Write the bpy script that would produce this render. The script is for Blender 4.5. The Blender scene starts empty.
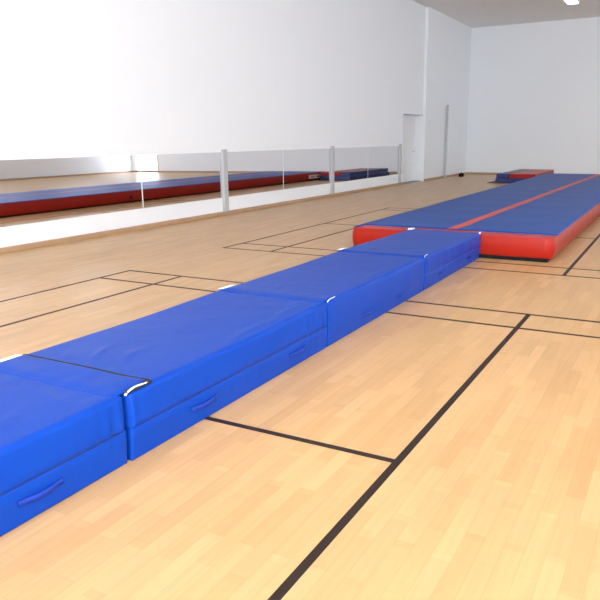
import bpy, bmesh, math, random
from mathutils import Vector, Matrix, noise
random.seed(7)
C = bpy.context.scene.collection

# ------------------------------------------------------------------ helpers
def link(name, bm, mats, parent=None, smooth=False, loc=None):
    bmesh.ops.recalc_face_normals(bm, faces=bm.faces)
    me = bpy.data.meshes.new(name); bm.to_mesh(me); bm.free()
    if not isinstance(mats, (list, tuple)): mats = [mats]
    for m in mats: me.materials.append(m)
    for p in me.polygons: p.use_smooth = smooth
    o = bpy.data.objects.new(name, me); C.objects.link(o)
    if parent: o.parent = parent
    if loc: o.location = loc
    return o
def tag(o, label, cat, group=None):
    o['label'] = label; o['category'] = cat
    if group: o['group'] = group
    return o
def thing(name, label, cat, loc=(0, 0, 0), rz=0, group=None):
    o = bpy.data.objects.new(name, None); C.objects.link(o)
    o.location = loc; o.rotation_euler = (0, 0, rz)
    return tag(o, label, cat, group)
def struct(name, bm, mats, smooth=False, parent=None):
    o = link(name, bm, mats, parent, smooth)
    if parent is None: o['kind'] = 'structure'
    return o
def box(bm, x0, x1, y0, y1, z0, z1, bev=0, seg=2, mi=0):
    r = bmesh.ops.create_cube(bm, size=1)
    for v in r['verts']:
        v.co = Vector(((x0+x1)/2+v.co.x*(x1-x0), (y0+y1)/2+v.co.y*(y1-y0), (z0+z1)/2+v.co.z*(z1-z0)))
    fs = list({f for v in r['verts'] for f in v.link_faces})
    for f in fs: f.material_index = mi
    if bev:
        es = list({e for v in r['verts'] for e in v.link_edges})
        bmesh.ops.bevel(bm, geom=es, offset=bev, segments=seg, affect='EDGES', profile=.5)
    return bm
def bx(*a, **k): return box(bmesh.new(), *a, **k)
def quad(bm, pts, mi=0):
    f = bm.faces.new([bm.verts.new(p) for p in pts]); f.material_index = mi; return f

# ------------------------------------------------------------------ materials
def mat(name, col, rough=.5, metal=0, spec=.5, coat=0, bump=None, var=0, varscale=3, emit=None, estr=0, ior=1.5):
    m = bpy.data.materials.new(name); m.use_nodes = True
    nt = m.node_tree; b = nt.nodes['Principled BSDF']
    b.inputs['Base Color'].default_value = (*col, 1)
    b.inputs['Roughness'].default_value = rough; b.inputs['Metallic'].default_value = metal
    b.inputs['Specular IOR Level'].default_value = spec; b.inputs['IOR'].default_value = ior
    b.inputs['Coat Weight'].default_value = coat
    if emit:
        b.inputs['Emission Color'].default_value = (*emit, 1); b.inputs['Emission Strength'].default_value = estr
    tc = nt.nodes.new('ShaderNodeTexCoord')
    if var:
        n = nt.nodes.new('ShaderNodeTexNoise'); n.inputs['Scale'].default_value = varscale; n.inputs['Detail'].default_value = 4
        nt.links.new(tc.outputs['Object'], n.inputs['Vector'])
        r = nt.nodes.new('ShaderNodeMapRange'); r.inputs['To Min'].default_value = 1-var; r.inputs['To Max'].default_value = 1+var
        nt.links.new(n.outputs['Fac'], r.inputs['Value'])
        h = nt.nodes.new('ShaderNodeHueSaturation'); h.inputs['Color'].default_value = (*col, 1)
        nt.links.new(r.outputs['Result'], h.inputs['Value']); nt.links.new(h.outputs['Color'], b.inputs['Base Color'])
    if bump:
        prev = None
        for sc, st, dist in bump:
            n = nt.nodes.new('ShaderNodeTexNoise'); n.inputs['Scale'].default_value = sc; n.inputs['Detail'].default_value = 3
            nt.links.new(tc.outputs['Object'], n.inputs['Vector'])
            bp = nt.nodes.new('ShaderNodeBump'); bp.inputs['Strength'].default_value = st; bp.inputs['Distance'].default_value = dist
            nt.links.new(n.outputs['Fac'], bp.inputs['Height'])
            if prev: nt.links.new(prev.outputs['Normal'], bp.inputs['Normal'])
            prev = bp
        nt.links.new(prev.outputs['Normal'], b.inputs['Normal'])
    return m

M = {}
M['blue'] = mat('blue_vinyl', (.004, .051, .365), .38, spec=.5, ior=1.19, bump=[(5, .22, .02), (260, .08, .002)], var=.05, varscale=2)
M['blue_strap'] = mat('blue_webbing', (.006, .036, .33), .6, spec=.3, bump=[(400, .3, .002)])
M['hem'] = mat('dark_blue_seam', (.006, .016, .14), .6)
M['track_blue'] = mat('blue_track_fabric', (.005, .064, .33), .42, spec=.5, ior=1.2, bump=[(7, .3, .015), (220, .15, .002)], var=.07, varscale=4)
M['red'] = mat('red_vinyl', (.36, .016, .007), .36, spec=.5, ior=1.28, bump=[(6, .4, .02)], var=.04)
M['coral'] = mat('faded_red_stripe', (.60, .062, .034), .5, var=.12, varscale=6)
M['black'] = mat('black_rubber', (.004, .004, .005), .7, spec=.2)
M['velcro_white'] = mat('white_hook_tape', (.88, .88, .87), .7, bump=[(500, .4, .002)])
M['velcro_shade_black'] = mat('black_tape_and_shade', (.010, .010, .016), .85)
M['wall'] = mat('white_painted_wall', (.85, .89, .925), .55, bump=[(60, .1, .003)])
M['ceil'] = mat('white_ceiling', (.85, .85, .84), .8)
M['skirt'] = mat('light_wood_skirting', (.44, .28, .16), .4, var=.15, varscale=5)
M['post'] = mat('grey_painted_steel', (.45, .47, .48), .45, metal=0)
M['mirror'] = mat('mirror_glass', (.80, .80, .83), .012, metal=1)
M['edge'] = mat('polished_glass_edge', (.75, .80, .80), .3)
M['navy'] = mat('navy_vinyl', (.008, .022, .16), .4, bump=[(6, .3, .02)])
M['brown'] = mat('dark_underlay', (.06, .045, .05), .7)
M['door'] = mat('pale_painted_door', (.80, .82, .84), .45)
M['sill'] = mat('grey_threshold', (.22, .24, .22), .5)
M['label'] = mat('white_label', (.80, .76, .74), .6)
M['label_ink'] = mat('grey_print', (.28, .26, .27), .6)
M['label_red'] = mat('red_print', (.65, .05, .07), .6)
M['frame'] = mat('white_window_frame', (.80, .81, .82), .4)
M['lamp_body'] = mat('white_lamp_housing', (.8, .8, .8), .5)

# daylight-lit frosted glazing, plus an added glow behind the camera
M['daylight'] = mat('daylight_glazing', (.8, .85, .9), .3, emit=(.82, .93, 1.08), estr=13.0)
M['back_fill_glow'] = mat('added_back_glow', (.8, .85, .9), .3, emit=(.90, .95, 1.02), estr=31.0)  # added unseen glow from behind the camera, brightens the foreground
M['daylight_far'] = mat('daylight_glazing_dimmed', (.8, .85, .9), .3, emit=(.82, .93, 1.08), estr=5.5)  # same glazing set dimmer so the light falls off down the hall
M['tube'] = mat('lamp_diffuser', (.9, .9, .9), .4, emit=(.93, .97, 1.0), estr=7.0)

# beech strip floor with the court lines as a second slot
def floor_material():
    m = bpy.data.materials.new('beech_strip_floor'); m.use_nodes = True
    nt = m.node_tree; L = nt.links; b = nt.nodes['Principled BSDF']
    tc = nt.nodes.new('ShaderNodeTexCoord')
    def brick(w, h, c1, c2, off, mortar):
        k = nt.nodes.new('ShaderNodeTexBrick')
        k.inputs['Scale'].default_value = 1; k.inputs['Brick Width'].default_value = w; k.inputs['Row Height'].default_value = h
        k.inputs['Mortar Size'].default_value = mortar; k.inputs['Mortar Smooth'].default_value = .3
        k.inputs['Color1'].default_value = (*c1, 1); k.inputs['Color2'].default_value = (*c2, 1)
        k.inputs['Mortar'].default_value = tuple([.62*(a+d)/2 for a, d in zip(c1, c2)])+(1,)
        k.offset = off; k.offset_frequency = 2
        L.new(tc.outputs['Object'], k.inputs['Vector']); return k
    k = brick(.46, .072, (.600, .378, .180), (.535, .325, .146), .37, .0005)
    k2 = brick(.46, .072, (1, 1, 1), (.84, .84, .84), .37, 0.0)
    mp = nt.nodes.new('ShaderNodeMapping'); mp.inputs['Location'].default_value = (37.3, 11.52, 0)
    L.new(tc.outputs['Object'], mp.inputs['Vector']); L.new(mp.outputs['Vector'], k2.inputs['Vector'])
    mul = nt.nodes.new('ShaderNodeMix'); mul.data_type = 'RGBA'; mul.blend_type = 'MULTIPLY'; mul.inputs['Factor'].default_value = .6
    L.new(k.outputs['Color'], mul.inputs['A']); L.new(k2.outputs['Color'], mul.inputs['B'])
    # grain
    mg = nt.nodes.new('ShaderNodeMapping'); mg.inputs['Scale'].default_value = (2.2, 45, 1)
    L.new(tc.outputs['Object'], mg.inputs['Vector'])
    n = nt.nodes.new('ShaderNodeTexNoise'); n.inputs['Scale'].default_value = 1.0; n.inputs['Detail'].default_value = 5
    L.new(mg.outputs['Vector'], n.inputs['Vector'])
    r = nt.nodes.new('ShaderNodeMapRange'); r.inputs['To Min'].default_value = .90; r.inputs['To Max'].default_value = 1.10
    L.new(n.outputs['Fac'], r.inputs['Value'])
    # broad patches running with the boards
    mw = nt.nodes.new('ShaderNodeMapping'); mw.inputs['Scale'].default_value = (.9, 4.5, 1)
    L.new(tc.outputs['Object'], mw.inputs['Vector'])
    n2 = nt.nodes.new('ShaderNodeTexNoise'); n2.inputs['Scale'].default_value = 1.0; n2.inputs['Detail'].default_value = 3
    L.new(mw.outputs['Vector'], n2.inputs['Vector'])
    r2 = nt.nodes.new('ShaderNodeMapRange'); r2.inputs['To Min'].default_value = .88; r2.inputs['To Max'].default_value = 1.10
    L.new(n2.outputs['Fac'], r2.inputs['Value'])
    mm = nt.nodes.new('ShaderNodeMath'); mm.operation = 'MULTIPLY'
    L.new(r.outputs['Result'], mm.inputs[0]); L.new(r2.outputs['Result'], mm.inputs[1])
    h = nt.nodes.new('ShaderNodeHueSaturation'); L.new(mul.outputs['Result'], h.inputs['Color']); L.new(mm.outputs[0], h.inputs['Value'])
    L.new(h.outputs['Color'], b.inputs['Base Color'])
    b.inputs['Roughness'].default_value = .33; b.inputs['IOR'].default_value = 1.33
    nb = nt.nodes.new('ShaderNodeTexNoise'); nb.inputs['Scale'].default_value = 5; L.new(mg.outputs['Vector'], nb.inputs['Vector'])
    bp = nt.nodes.new('ShaderNodeBump'); bp.inputs['Strength'].default_value = .06; bp.inputs['Distance'].default_value = .002
    L.new(nb.outputs['Fac'], bp.inputs['Height']); L.new(bp.outputs['Normal'], b.inputs['Normal'])
    return m
M['floor'] = floor_material()
M['line'] = mat('dark_brown_court_line', (.022, .013, .010), .55, spec=.25)

# ------------------------------------------------------------------ room shell
X0, X1, Y0, Y1, ZT = -5.0, 27.9, -10.0, 7.92, 5.6
bm = bmesh.new()
box(bm, X0, X1, Y0, Y1+.45, -.1, 0)
LW = .038; Zl = .0012
def line_x(y, x0, x1, w=LW): box(bm, x0, x1, y-w/2, y+w/2, -.001, Zl, mi=1)
def line_y(x, y0, y1, w=LW): box(bm, x-w/2, x+w/2, y0, y1, -.001, Zl+.0002, mi=1)
YA, YB, YS, YS2, YC, YD = 5.458, 4.700, 1.016, -2.95, -6.63, -7.39
for xs in ((-.30, .17, 2.715, 5.274, 5.743), (7.606, 8.061, 10.65, 13.25, 13.70)):
    for x in (xs[0], xs[1], xs[3], xs[4]): line_y(x, YD-.02, YA+.02)
    line_y(xs[2], YS, YA); line_y(xs[2], YD, YS2)
    for y in (YA, YB, YS, YS2, YC, YD): line_x(y, xs[0], xs[4])
struct('floor', bm, [M['floor'], M['line']])
struct('ceiling', bx(X0, X1, Y0, Y1+.45, ZT, ZT+.15), M['ceil'])

# mirrored side wall (left): plain wall, recess for the door, wall again further on
bm = bmesh.new()
box(bm, X0, 20.95, Y1, Y1+.3, 0, ZT)
box(bm, 20.95, 22.75, Y1+.28, Y1+.45, 0, ZT)
box(bm, 20.95, 22.75, Y1, Y1+.28, 2.2, ZT)
box(bm, 22.75, X1, Y1-.10, Y1+.3, 0, ZT)
struct('wall_left', bm, M['wall'])
struct('wall_right', bx(X0, X1, Y0-.2, Y0, 0, ZT), M['wall'])
struct('wall_back', bx(X0-.2, X0, Y0, Y1+.3, 0, ZT), M['wall'])
struct('wall_far', bx(X1, X1+.2, Y0, Y1+.3, 0, ZT), M['wall'])
# door in the recess
bm = bmesh.new(); box(bm, 21.05, 22.65, Y1+.22, Y1+.27, .02, 2.1, bev=.004)
d = struct('door_1', bm, M['door'])
link('threshold', bx(20.96, 22.74, Y1+.0, Y1+.27, 0, .018), M['sill'], d)
bm = bmesh.new(); box(bm, 22.45, 22.47, Y1+.15, Y1+.22, 1.0, 1.02); box(bm, 22.35, 22.47, Y1+.15, Y1+.17, 1.0, 1.02)
link('door_handle', bm, M['post'], d)

# wooden skirting
def skirting(name, x0, x1, yw, depth=.05):
    bm = bmesh.new()
    box(bm, x0, x1, yw-depth, yw, 0, .072, bev=.006)
    struct(name, bm, M['skirt'])
skirting('baseboard_left', X0, 20.93, Y1)
skirting('baseboard_left.001', 22.77, X1-.03, Y1-.10)
bm = bmesh.new(); box(bm, X1-.03, X1, Y0, Y1-.13, 0, .075, bev=.006); struct('baseboard_far', bm, M['skirt'])
bm = bmesh.new(); box(bm, X0, X1-.03, Y0, Y0+.03, 0, .075, bev=.006); struct('baseboard_right', bm, M['skirt'])

# ------------------------------------------------------------------ mirrors
MZ0, MZ1, MY = .345, 1.22, Y1
seams = [4.07, 8.75, 13.42, 18.18, 20.90]
where = ['wall mirror panel left of the first thin seam, showing red track and floor',
         'wall mirror panel split by the widest grey post, between the two nearer thin seams',
         'wall mirror panel with the second grey post, showing the white label and navy mats',
         'short last wall mirror panel ending beside the furthest grey post']
for i in range(4):
    a, b_ = seams[i]+.008, seams[i+1]-.008
    t = thing('wall_mirror', where[i], 'mirror', ((a+b_)/2, MY-.004, MZ0), group='mirror panels along the left wall')
    t.rotation_euler = (math.radians(-.28), 0, 0)   # leans back a hair at the top
    hw = (b_-a)/2
    link('mirror_glass', bx(-hw, hw, -.006, 0, 0, MZ1-MZ0), M['mirror'], t)
    for s in (-1, 1):
        link('edge_strip', bx(s*(hw+.001)-.004, s*(hw+.001)+.004, -.008, 0, -.004, MZ1-MZ0), M['edge'], t)

# ------------------------------------------------------------------ steel posts in front of the mirrored wall
plab = ['grey steel post in front of the mirror, widest and nearest of the row',
        'grey steel post in front of the mirror beside the reflected white label',
        'grey steel post standing where the mirrors end, far along the wall']
for i, (x, w, dep) in enumerate(((11.12, .14, .055), (15.87, .125, .055), (20.66, .12, .055))):
    t = thing('steel_post', plab[i], 'post', (x, Y1-.0285, .072), group='grey posts along the mirrored wall')
    bm = bmesh.new()
    box(bm, -w/2, w/2, -dep/2, dep/2, .0, MZ1-.02, bev=.006)
    link('shaft', bm, M['post'], t)
t = thing('thin_pole', 'thin grey pole against the white wall past the door recess', 'pole', (24.95, Y1-.17, 0))
bm = bmesh.new(); bmesh.ops.create_cone(bm, cap_ends=True, segments=20, radius1=.035, radius2=.035, depth=2.6, matrix=Matrix.Translation((0, 0, 1.3)))
link('shaft', bm, M['post'], t, smooth=False)
bm = bmesh.new(); bmesh.ops.create_cone(bm, cap_ends=True, segments=20, radius1=.065, radius2=.05, depth=.03, matrix=Matrix.Translation((0, 0, .015)))
link('foot_plate', bm, M['post'], t)

# ------------------------------------------------------------------ crash mats
H, YR, YL = .339, 2.100, 3.010
JX = [.12, 2.132, 4.142, 6.205, 8.285]
# creases in the vinyl: centre x, y, direction, length, width, height
RIDGES = [(2.52, 2.66, .5, .13, .022, .006), (2.42, 2.78, .9, .10, .022, .005), (2.60, 2.50, .25, .12, .03, .004), (3.30, 2.20, .03, .30, .028, .004),
          (3.72, 2.22, .12, .24, .026, .005), (4.00, 2.26, -.3, .12, .025, .004), (4.42, 2.66, .5, .10, .022, .005), (4.50, 2.40, .8, .10, .022, .004),
          (6.45, 2.75, .6, .10, .03, .004), (1.95, 2.40, 1.3, .20, .03, .004), (1.6, 2.3, .5, .22, .04, .003), (5.2, 2.2, .05, .4, .03, .003)]
def topz(x, y):
    """gentle unevenness of the vinyl top, in world coordinates"""
    z = .0035*noise.noise(Vector((x*1.4, y*1.9, .3)))
    if x > 6.4: z -= .026*((x-6.4)/1.9)**1.5
    # shallow sag in the middle of every mat
    for a, b_ in zip(JX, JX[1:]):
        if a <= x <= b_:
            t = (x-a)/(b_-a); z += -.006*math.sin(math.pi*t)**2
            dj = min(x-a, b_-x)
            # puckers close to the joints
            z += .0035*math.exp(-(dj/.22)**2)*noise.noise(Vector((x*6, y*9, 2.1)))
    for (cx, cy, ang, ln, wd, amp) in RIDGES:
        c_, s_ = math.cos(ang), math.sin(ang)
        u_, v_ = (x-cx)*c_+(y-cy)*s_, -(x-cx)*s_+(y-cy)*c_
        v_ += .15*u_*u_/ln
        z += amp*math.exp(-(u_/ln)**2-(v_/wd)**2)
    return z
def samples(L, n, e=(.004, .010, .018, .028)):
    s = [0]+list(e); k = L-2*e[-1]
    s += [e[-1]+k*i/n for i in range(1, n)]
    return s+[L-v for v in reversed(e)]+[L]
def mat_body(x0, x1, y0, y1, h, seam, seed, folds):
    L, W = x1-x0, y1-y0
    xs = samples(L, 120); ys = samples(W, 48)
    ms = seam or .165
    zs = [0, .006, .016]+[.03, .06, .09, .12, ms-.012, ms-.004, ms, ms+.004, ms+.014, ms+.04, ms+.07, ms+.1, h-.045, h-.030, h-.020, h-.010, h-.003, h]
    zs = sorted(set(z for z in zs if z <= h))
    nx, ny, nz = len(xs), len(ys), len(zs)
    bm = bmesh.new(); V = {}
    R = .024
    def pos(i, j, k):
        x, y, z = xs[i], ys[j], zs[k]
        p = Vector((x, y, z))
        r = R if z > h/2 else .008
        q = Vector((min(max(x, r), L-r), min(max(y, r), W-r), min(max(z, r), h-r)))
        dlt = p-q
        if dlt.length > 1e-9: p = q+dlt.normalized()*r*min(1, max(abs(dlt.x), abs(dlt.y), abs(dlt.z))/r)
        # sides: outward normal of the side this point is on
        wx, wy = x0+p.x, y0+p.y
        nrm = Vector((0, 0, 0))
        if j == 0: nrm.y = -1
        if j == ny-1: nrm.y = 1
        if i == 0: nrm.x = -1
        if i == nx-1: nrm.x = 1
        if k not in (0,) and nrm.length and 0 < z < h:
            a = z/h
            off = .010*math.sin(math.pi*a) if abs(nrm.y) else 0
            off += .004*noise.noise(Vector((wx*2.2+seed, wy*2, z*6)))
            if seam:
                g = math.exp(-((z-seam)/.005)**2)
                off -= .009*g
                if z > seam: off += .004
            # gathered folds near the ends of the upper cover
            if abs(nrm.y):
                for (fx, fw, amp, fr) in folds:
                    e = math.exp(-((p.x-fx*L)/fw)**2)*(1 if z > (seam or 0) else .3)
                    off += amp*e*math.sin(fr*p.x+3*z*(p.x-fx*L)*8)*math.sin(math.pi*min(1, a))
            if nrm.x: off = min(off, 0)*.4
            p += nrm*off
        if z > h*.5:
            p.z += topz(wx, wy)*((z-h*.5)/(h*.5))
        return p
    def v(i, j, k):
        if (i, j, k) not in V: V[i, j, k] = bm.verts.new(pos(i, j, k))
        return V[i, j, k]
    for k in (0, nz-1):
        for i in range(nx-1):
            for j in range(ny-1): bm.faces.new((v(i, j, k), v(i+1, j, k), v(i+1, j+1, k), v(i, j+1, k)))
    for j in (0, ny-1):
        for i in range(nx-1):
            for k in range(nz-1): bm.faces.new((v(i, j, k), v(i+1, j, k), v(i+1, j, k+1), v(i, j, k+1)))
    for i in (0, nx-1):
        for j in range(ny-1):
            for k in range(nz-1): bm.faces.new((v(i, j, k), v(i, j+1, k), v(i, j+1, k+1), v(i, j, k+1)))
    return bm
def strap_handle(w=.22):
    """webbing carry strap: ends sewn flat, middle standing off the side; faces -y, origin at its centre on the side"""
    bm = bmesh.new(); n = 28; hh = .013
    rows = []
    for i in range(n+1):
        t = i/n; x = -w/2+w*t
        e = min(t, 1-t)
        out = .004+.012*max(0, math.sin(math.pi*(t-.14)/.72))**.7 if .14 < t < .86 else .004
        sag = -.004*math.sin(math.pi*t)
        rows.append([bm.verts.new((x, -out, sag-hh)), bm.verts.new((x, -out-.004, sag-hh)), bm.verts.new((x, -out-.004, sag+hh)), bm.verts.new((x, -out, sag+hh))])
    for a, b_ in zip(rows, rows[1:]):
        for k in range(4): bm.faces.new((a[k], b_[k], b_[(k+1) % 4], a[(k+1) % 4]))
    bm.faces.new(rows[0]); bm.faces.new(rows[-1])
    return bm
def flap_mesh(x0, x1, y0, y1, drop=0.0, lift=.0065, dip=False, ramp=.07):
    """cover flap reaching from one mat over the joint on to the next"""
    bm = bmesh.new(); nx, ny = 24, 30; T = .003
    top, bot = {}, {}
    for i in range(nx+1):
        for j in range(ny+1):
            x = x0+(x1-x0)*i/nx; y = y0+(y1-y0)*j/ny
            t = i/nx
            s = min(1, max(0, (x-x0)/ramp)); s = s*s*(3-2*s)
            z = H+topz(x, y)-.0022+lift*s+.0015*s*noise.noise(Vector((x*9, y*7, 5)))-drop*t**1.3
            if dip: z -= .0035*math.exp(-((x-x0-.06)/.014)**2)
            ej = min(y-y0, y1-y)
            z -= max(0, .02-ej)*.25
            # the free edge lifts a touch
            z += .003*t*t*(1+.8*noise.noise(Vector((y*5, 1, 1)))) if drop == 0 else 0
            top[i, j] = bm.verts.new((x, y, z+T)); bot[i, j] = bm.verts.new((x, y, z))
    for i in range(nx):
        for j in range(ny):
            bm.faces.new((top[i, j], top[i+1, j], top[i+1, j+1], top[i, j+1])); bm.faces.new((bot[i, j], bot[i, j+1], bot[i+1, j+1], bot[i+1, j]))
    for i in range(nx):
        for j in (0, ny): bm.faces.new((top[i, j], top[i+1, j], bot[i+1, j], bot[i, j]))
    for j in range(ny):
        for i in (0, nx): bm.faces.new((top[i, j], top[i, j+1], bot[i, j+1], bot[i, j]))
    return bm
def ribbon(pts, wvec, thick):
    """flat tape along pts; wvec(t) is its width direction"""
    bm = bmesh.new(); rows = []
    n = len(pts)
    for i, p in enumerate(pts):
        p = Vector(p); w = Vector(wvec(i/(n-1)))
        tan = (Vector(pts[min(i+1, n-1)])-Vector(pts[max(i-1, 0)])).normalized()
        nn = tan.cross(w).normalized()*thick
        rows.append([bm.verts.new(q) for q in (p, p+w, p+w+nn, p+nn)])
    for a, b_ in zip(rows, rows[1:]):
        for k in range(4): bm.faces.new((a[k], b_[k], b_[(k+1) % 4], a[(k+1) % 4]))
    bm.faces.new(rows[0]); bm.faces.new(rows[-1])
    return bm

mat_labels = ['blue vinyl crash mat nearest the camera, cut off at the lower left',
              'long blue crash mat with a dark side seam, second from the camera',
              'smooth-sided blue crash mat in the middle of the row, third from the camera',
              'blue crash mat at the far end of the row touching the red track']
handles = [[.45, 1.5], [.545, 1.557], [.673, 1.42], [.535, 1.597]]
folds = [[(.97, .12, .006, 75)], [(.93, .22, .0055, 62), (.0, .10, .004, 80)], [(.02, .08, .003, 70)], [(.02, .06, .003, 80)]]
for n in range(4):
    a, b_ = JX[n]+.010, JX[n+1]-.010
    yr = YR + (.008 if n == 0 else 0); 
    t = thing('crash_mat', mat_labels[n], 'gym mat', (a, yr, 0), group='blue crash mats joined in a row')
    seam = (.168, .165, 0, .160)[n]
    o = link('cover', mat_body(a, b_, yr, YL, H, seam, n*5.3, folds[n]), M['blue'], t, smooth=True)
    # piping in the groove of the zipped cover (the middle mat hides its zip behind the fabric)
    if n != 2:
        bm = bmesh.new(); pts = []
        L = b_-a
        zz = seam
        box(bm, .02, L-.02, -.006, .010, zz-.0035, zz+.0025)
        link('side_seam', bm, M['hem'], t)
    for hx in handles[n]:
        h = link('handle', strap_handle(), M['blue_strap'], t, smooth=True, loc=(hx, -.006, .098))
    # flap over the joint
    fl = [(.17), (.155), (.13), (.09)][n]
    x0 = b_-.06
    y0, y1 = yr+.012, YL-.012
    drop = (0, .009, .009, .022)[n]
    fo = link('joining_flap', flap_mesh(x0, b_+fl, y0, y1, drop, lift=(.0065, .014, .014, .0065)[n], dip=n in (1, 2)), M['blue'], t, smooth=True, loc=(-a, -yr, 0))
    # white hook tape showing along both ends of the flap
    if n < 3:
        m_ = 14
        wv = (.014, .008, .010)[n]
        pts = []
        for i in range(m_+1):
            s = i/m_; x = b_+.004+(fl-.012)*s
            zc = H+topz(x, y0)+.006
            lift = (.006*math.sin(math.pi*min(1, s*1.1)) if n == 0 else .002)
            pts.append((x, y0-.003-.010*(1-s)**3, zc+lift-.010*(1-s)**4))
        link('hook_tape', ribbon(pts, lambda s: (0, -wv*.75, -wv*.10), .003), M['velcro_white'], fo, smooth=True)
        pts = [(b_-.035+(fl+.02)*i/m_, YL-.045, H+topz(b_+fl*i/m_, YL-.03)+.012) for i in range(m_+1)]
        link('hook_tape', ribbon(pts, lambda s: (0, .052, -.004), .002), M['velcro_white'], fo, smooth=True)
    else:
        link('hook_tape', bx(b_-.03, b_+.03, y0-.014, y0+.001, H-.034, H-.014, bev=.002), M['velcro_white'], fo)
        link('hook_tape', bx(b_-.06, b_+.05, y1-.045, y1+.012, H-.03, H-.012, bev=.002), M['velcro_white'], fo)
    if n == 0:
        # dark loop tape at the corner; the strip past the free edge paints its shadow
        tp = flap_mesh(b_+fl-.035, b_+fl+.018, y0-.022, y1, 0, .0055, False, .001)  # shadow line under the flap edge, drawn as a dark strip
        link('loop_tape_shade', tp, M['velcro_shade_black'], fo, loc=(0, 0, 0))
        tp = flap_mesh(b_+.015, b_+fl-.03, y0-.022, y0+.03, 0, .0040, False, .001)
        link('loop_tape_shade', tp, M['velcro_shade_black'], fo)

# ------------------------------------------------------------------ inflatable track
TX0, TX1, TYR, TYL, TH = 8.34, 23.4, 1.26, 3.860, .285
t = thing('tumbling_track', 'long inflated tumbling track, blue on top with red sides and a faded centre stripe', 'tumbling track', (TX0, 2.56, 0), .003)
Lt = TX1-TX0; hw = (TYL-TYR)/2
def inflated(L, hw, h, z0, bulge):
    bm = bmesh.new()
    # plan outline, densely sampled, rounded corners
    r = .09; out = []
    def seg(p, q, n, nrm): 
        for i in range(n): out.append((p[0]+(q[0]-p[0])*i/n, p[1]+(q[1]-p[1])*i/n, *nrm))
    def arc(cx, cy, a0):
        for i in range(5):
            a = a0+math.pi/2*i/5; out.append((cx+r*math.cos(a), cy+r*math.sin(a), math.cos(a), math.sin(a)))
    seg((0, hw-r), (0, -hw+r), 60, (-1, 0)); arc(r, -hw+r, math.pi)
    seg((r, -hw), (L-r, -hw), 120, (0, -1)); arc(L-r, -hw+r, -math.pi/2)
    seg((L, -hw+r), (L, hw-r), 20, (1, 0)); arc(L-r, hw-r, 0)
    seg((L-r, hw), (r, hw), 120, (0, 1)); arc(r, hw-r, math.pi/2)
    nz = 16; rings = []
    for k in range(nz+1):
        a = k/nz; z = z0+(h-z0)*a
        ring = []
        for (x, y, nx_, ny_) in out:
            b_ = bulge*(math.sin(math.pi*a)**.75-.25)+.004*noise.noise(Vector((x*2.5, y*2.5, z*5)))
            ring.append(bm.verts.new((x+nx_*b_, y+ny_*b_, z+.002*noise.noise(Vector((x*1.5, y*2, 9)))*a)))
        rings.append(ring)
    n = len(out)
    for a, b_ in zip(rings, rings[1:]):
        for i in range(n): bm.faces.new((a[i], a[(i+1) % n], b_[(i+1) % n], b_[i]))
    bm.faces.new(rings[0]); bm.faces.new(rings[-1])
    return bm
bm = inflated(Lt, hw, TH, .036, .020)
link('red_side_wall', bm, M['red'], t, smooth=False)
link('base_sheet', bx(-.025, Lt-.02, -hw+.04, hw-.04, 0, .042, bev=.008), M['black'], t)
# blue top sheet leaving the red band at the front, with a narrow tongue down the left edge
bm = bmesh.new()
nxs = 160; nys = 24
def tz(x, y): return TH+.006+.0030*math.sin(x*5.2)*math.sin(math.pi*(y+hw)/(2*hw))+.002*noise.noise(Vector((x*2, y*2, 4)))
V = {}
for i in range(nxs+1):
    for j in range(nys+1):
        x = .31+(Lt-.33)*i/nxs; y = -hw+.004+(2*hw-.008)*j/nys
        V[i, j] = bm.verts.new((x, y, tz(x, y)))
for i in range(nxs):
    for j in range(nys): bm.faces.new((V[i, j], V[i+1, j], V[i+1, j+1], V[i, j+1]))
r_ = bmesh.ops.extrude_face_region(bm, geom=list(bm.faces))
for e in r_['geom']:
    if isinstance(e, bmesh.types.BMVert): e.co.z -= .008
box(bm, .05, .315, hw-.075, hw-.012, TH-.004, TH+.005)
link('landing_surface', bm, M['track_blue'], t, smooth=True)
# seam piping where the red front face meets the red top band
link('front_piping', bx(-.006, .008, -hw+.09, hw-.09, TH-.012, TH+.004, bev=.003), mat('dark_red_piping', (.42, .012, .03), .45), t)
# centre stripe
bm = bmesh.new(); V = {}
for i in range(nxs+1):
    for j in range(3):
        x = .33+(Lt-.37)*i/nxs; y = -.068+.068*j+.012-.020*x
        V[i, j] = bm.verts.new((x, y, tz(x, y)+.0022))
for i in range(nxs):
    for j in range(2): bm.faces.new((V[i, j], V[i+1, j], V[i+1, j+1], V[i, j+1]))
link('centre_stripe', bm, M['coral'], t)
# valve and label on the side that faces the mirror
bm = bmesh.new(); bmesh.ops.create_cone(bm, cap_ends=True, segments=20, radius1=.045, radius2=.035, depth=.02, matrix=Matrix.Translation((12.78-TX0, hw+.03, .13))@Matrix.Rotation(-math.pi/2, 4, 'X'))
link('valve', bm, M['velcro_shade_black'], t)
lb = link('side_label', bx(22.0-TX0, 22.9-TX0, hw+.022, hw+.034, .085, .215), M['label'], t)
bm = bmesh.new()
box(bm, 22.15-TX0, 22.37-TX0, hw+.033, hw+.036, .12, .165); box(bm, 22.4-TX0, 22.45-TX0, hw+.033, hw+.036, .12, .18)
link('label_print', bm, M['label_ink'], lb)
link('label_print', bx(22.58-TX0, 22.82-TX0, hw+.033, hw+.036, .11, .18), M['label_red'], lb)

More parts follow.
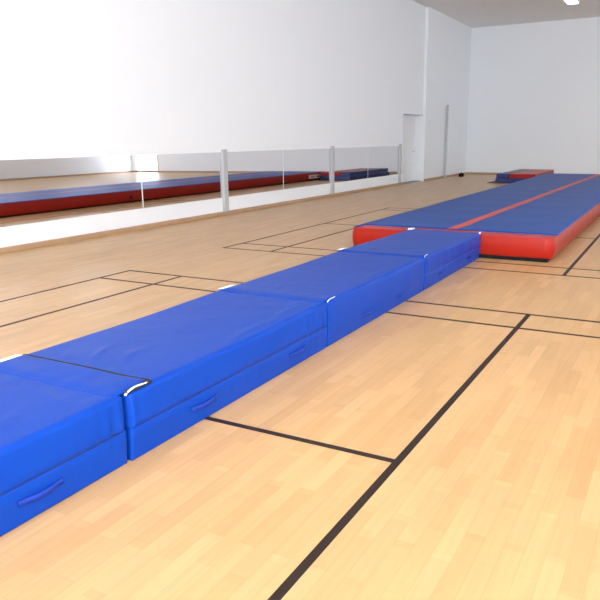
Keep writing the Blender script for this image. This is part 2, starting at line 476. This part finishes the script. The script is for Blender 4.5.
# ------------------------------------------------------------------ folded mats beyond the track
def plain_mat(name, label, cat, x0, x1, y0, y1, z0, z1, m, group=None):
    t = thing(name, label, cat, ((x0+x1)/2, (y0+y1)/2, z0), group=group)
    a, b_, h = (x1-x0)/2, (y1-y0)/2, z1-z0
    link('cover', bx(-a, a, -b_, b_, 0, h, bev=min(.02, h*.3), seg=3), m, t)
    link('side_seam', bx(-a-.002, a+.002, -b_-.002, b_+.002, h*.5-.003, h*.5+.003), M['hem'], t)
    return t
ty = thing('underlay_sheet', 'thin dark sheet under the blue mat stack at the far end', 'mat', (24.4, 4.78, 0))
link('sheet', bx(-1.95, 1.95, -.72, .78, 0, .022, bev=.004), M['brown'], ty)
plain_mat('gym_mat', 'blue gym mat on the dark sheet, lowest of the far stack', 'gym mat', 22.55, 26.3, 4.08, 5.33, .022, .158, M['navy'])
plain_mat('gym_mat', 'narrow navy gym mat standing left of the red one on the far stack', 'gym mat', 22.58, 26.2, 4.94, 5.31, .158, .30, M['navy'])
plain_mat('gym_mat', 'red gym mat lying on the far blue stack', 'gym mat', 22.60, 26.1, 4.10, 4.92, .158, .30, M['red'])
# small black holdall
t = thing('black_bag', 'small black bag on the floor near the far end of the skirting', 'bag', (25.95, 7.42, 0), .2)
bm = bmesh.new(); box(bm, -.17, .13, -.09, .09, 0, .13, bev=.035, seg=4)
link('body', bm, M['black'], t, smooth=True)
bm = bmesh.new()
pts = [Vector((-.09, 0, .12)), Vector((-.07, 0, .15)), Vector((0, 0, .165)), Vector((.07, 0, .15)), Vector((.09, 0, .12))]
link('handle', ribbon(pts, lambda s: (0, .02, 0), .004), M['black'], t)

# ------------------------------------------------------------------ glazing in the right wall, light panes added in the back wall, ceiling lamps
def window(n, x0, x1, z0, z1, axis='y', mt=None):
    if axis == 'y':
        o = struct('window_%d' % n, bx(x0, x1, Y0+.004, Y0+.02, z0, z1), mt)
        bm = bmesh.new()
        for a, b_, c_, d_ in ((x0-.06, x0, z0-.06, z1+.06), (x1, x1+.06, z0-.06, z1+.06), (x0, x1, z0-.06, z0), (x0, x1, z1, z1+.06), ((x0+x1)/2-.03, (x0+x1)/2+.03, z0, z1)):
            box(bm, a, b_, Y0, Y0+.05, c_, d_)
    else:
        o = struct('window_%d' % n, bx(X0+.004, X0+.02, x0, x1, z0, z1), M['back_fill_glow'])  # added light pane, not a known window
        bm = bmesh.new()
        for a, b_, c_, d_ in ((x0-.06, x0, z0-.06, z1+.06), (x1, x1+.06, z0-.06, z1+.06), (x0, x1, z0-.06, z0), (x0, x1, z1, z1+.06), ((x0+x1)/2-.03, (x0+x1)/2+.03, z0, z1)):
            box(bm, X0, X0+.05, a, b_, c_, d_)
    link('window_frame', bm, M['frame'], o)
k = 1
for x in (-2.5, 2.5, 7.5, 12.5, 17.5, 22.5):
    window(k, x, x+3.4, 2.9, 4.7, mt=M['daylight'] if x < 5 else M['daylight_far']); k += 1
o = struct('window_%d' % k, bx(X1-.02, X1-.004, -9.6, -8.25, .12, 2.3), M['daylight']); k += 1
bm = bmesh.new()
for a, b_, c_, d_ in ((-9.66, -9.6, .08, 2.36), (-8.25, -8.19, .08, 2.36), (-9.6, -8.25, .08, .12), (-9.6, -8.25, 2.3, 2.36)):
    box(bm, X1-.05, X1, a, b_, c_, d_)
link('window_frame', bm, M['frame'], o)
window(k, -6.5, -2.5, 2.0, 4.4, 'x'); k += 1  # both back panes are added, out of view, to light the near floor and mats
window(k, -1.5, 2.5, 2.0, 4.4, 'x'); k += 1
n = 0
for x in (-1.5, 3.5, 8.5, 13.5, 18.5, 23.5):
    for y in (-6.0, -1.2, 3.6):
        o = thing('ceiling_lamp', 'white strip lamp under the ceiling above the hall', 'ceiling lamp', (x, y, ZT), group='strip lamps under the ceiling')
        link('housing', bx(-.75, .75, -.17, .17, -.08, 0, bev=.01), M['lamp_body'], o)
        link('diffuser', bx(-.72, .72, -.15, .15, -.10, -.081), M['tube'], o)
        n += 1

# ------------------------------------------------------------------ world, camera
w = bpy.data.worlds.new('world'); bpy.context.scene.world = w; w.use_nodes = True
w.node_tree.nodes['Background'].inputs['Color'].default_value = (.9, .95, 1, 1)
w.node_tree.nodes['Background'].inputs['Strength'].default_value = .8
pi_, ya_, ro_ = (math.radians(v) for v in (13.37290108, 29.29020603, -.59286661))
f = Vector((math.cos(pi_)*math.cos(ya_), math.cos(pi_)*math.sin(ya_), -math.sin(pi_)))
r = f.cross(Vector((0, 0, 1))).normalized(); u = r.cross(f)
r2 = math.cos(ro_)*r+math.sin(ro_)*u; u2 = -math.sin(ro_)*r+math.cos(ro_)*u
cd = bpy.data.cameras.new('camera'); co = bpy.data.objects.new('camera', cd); C.objects.link(co)
mw = Matrix((r2, u2, -f)).transposed().to_4x4(); mw.translation = (0, 0, 1.45); co.matrix_world = mw
cd.sensor_width = 36; cd.lens = 678.235/600*36; cd.shift_x = .5/600; cd.shift_y = .5/600
cd.clip_start = .05; cd.clip_end = 200
bpy.context.scene.camera = co
sc = bpy.context.scene
sc.view_settings.view_transform = 'Standard'; sc.view_settings.look = 'None'
sc.view_settings.gamma = 1; sc.view_settings.use_curve_mapping = False
sc.view_settings.exposure = -0.10
sc.cycles.max_bounces = 10; sc.cycles.diffuse_bounces = 5; sc.cycles.glossy_bounces = 5
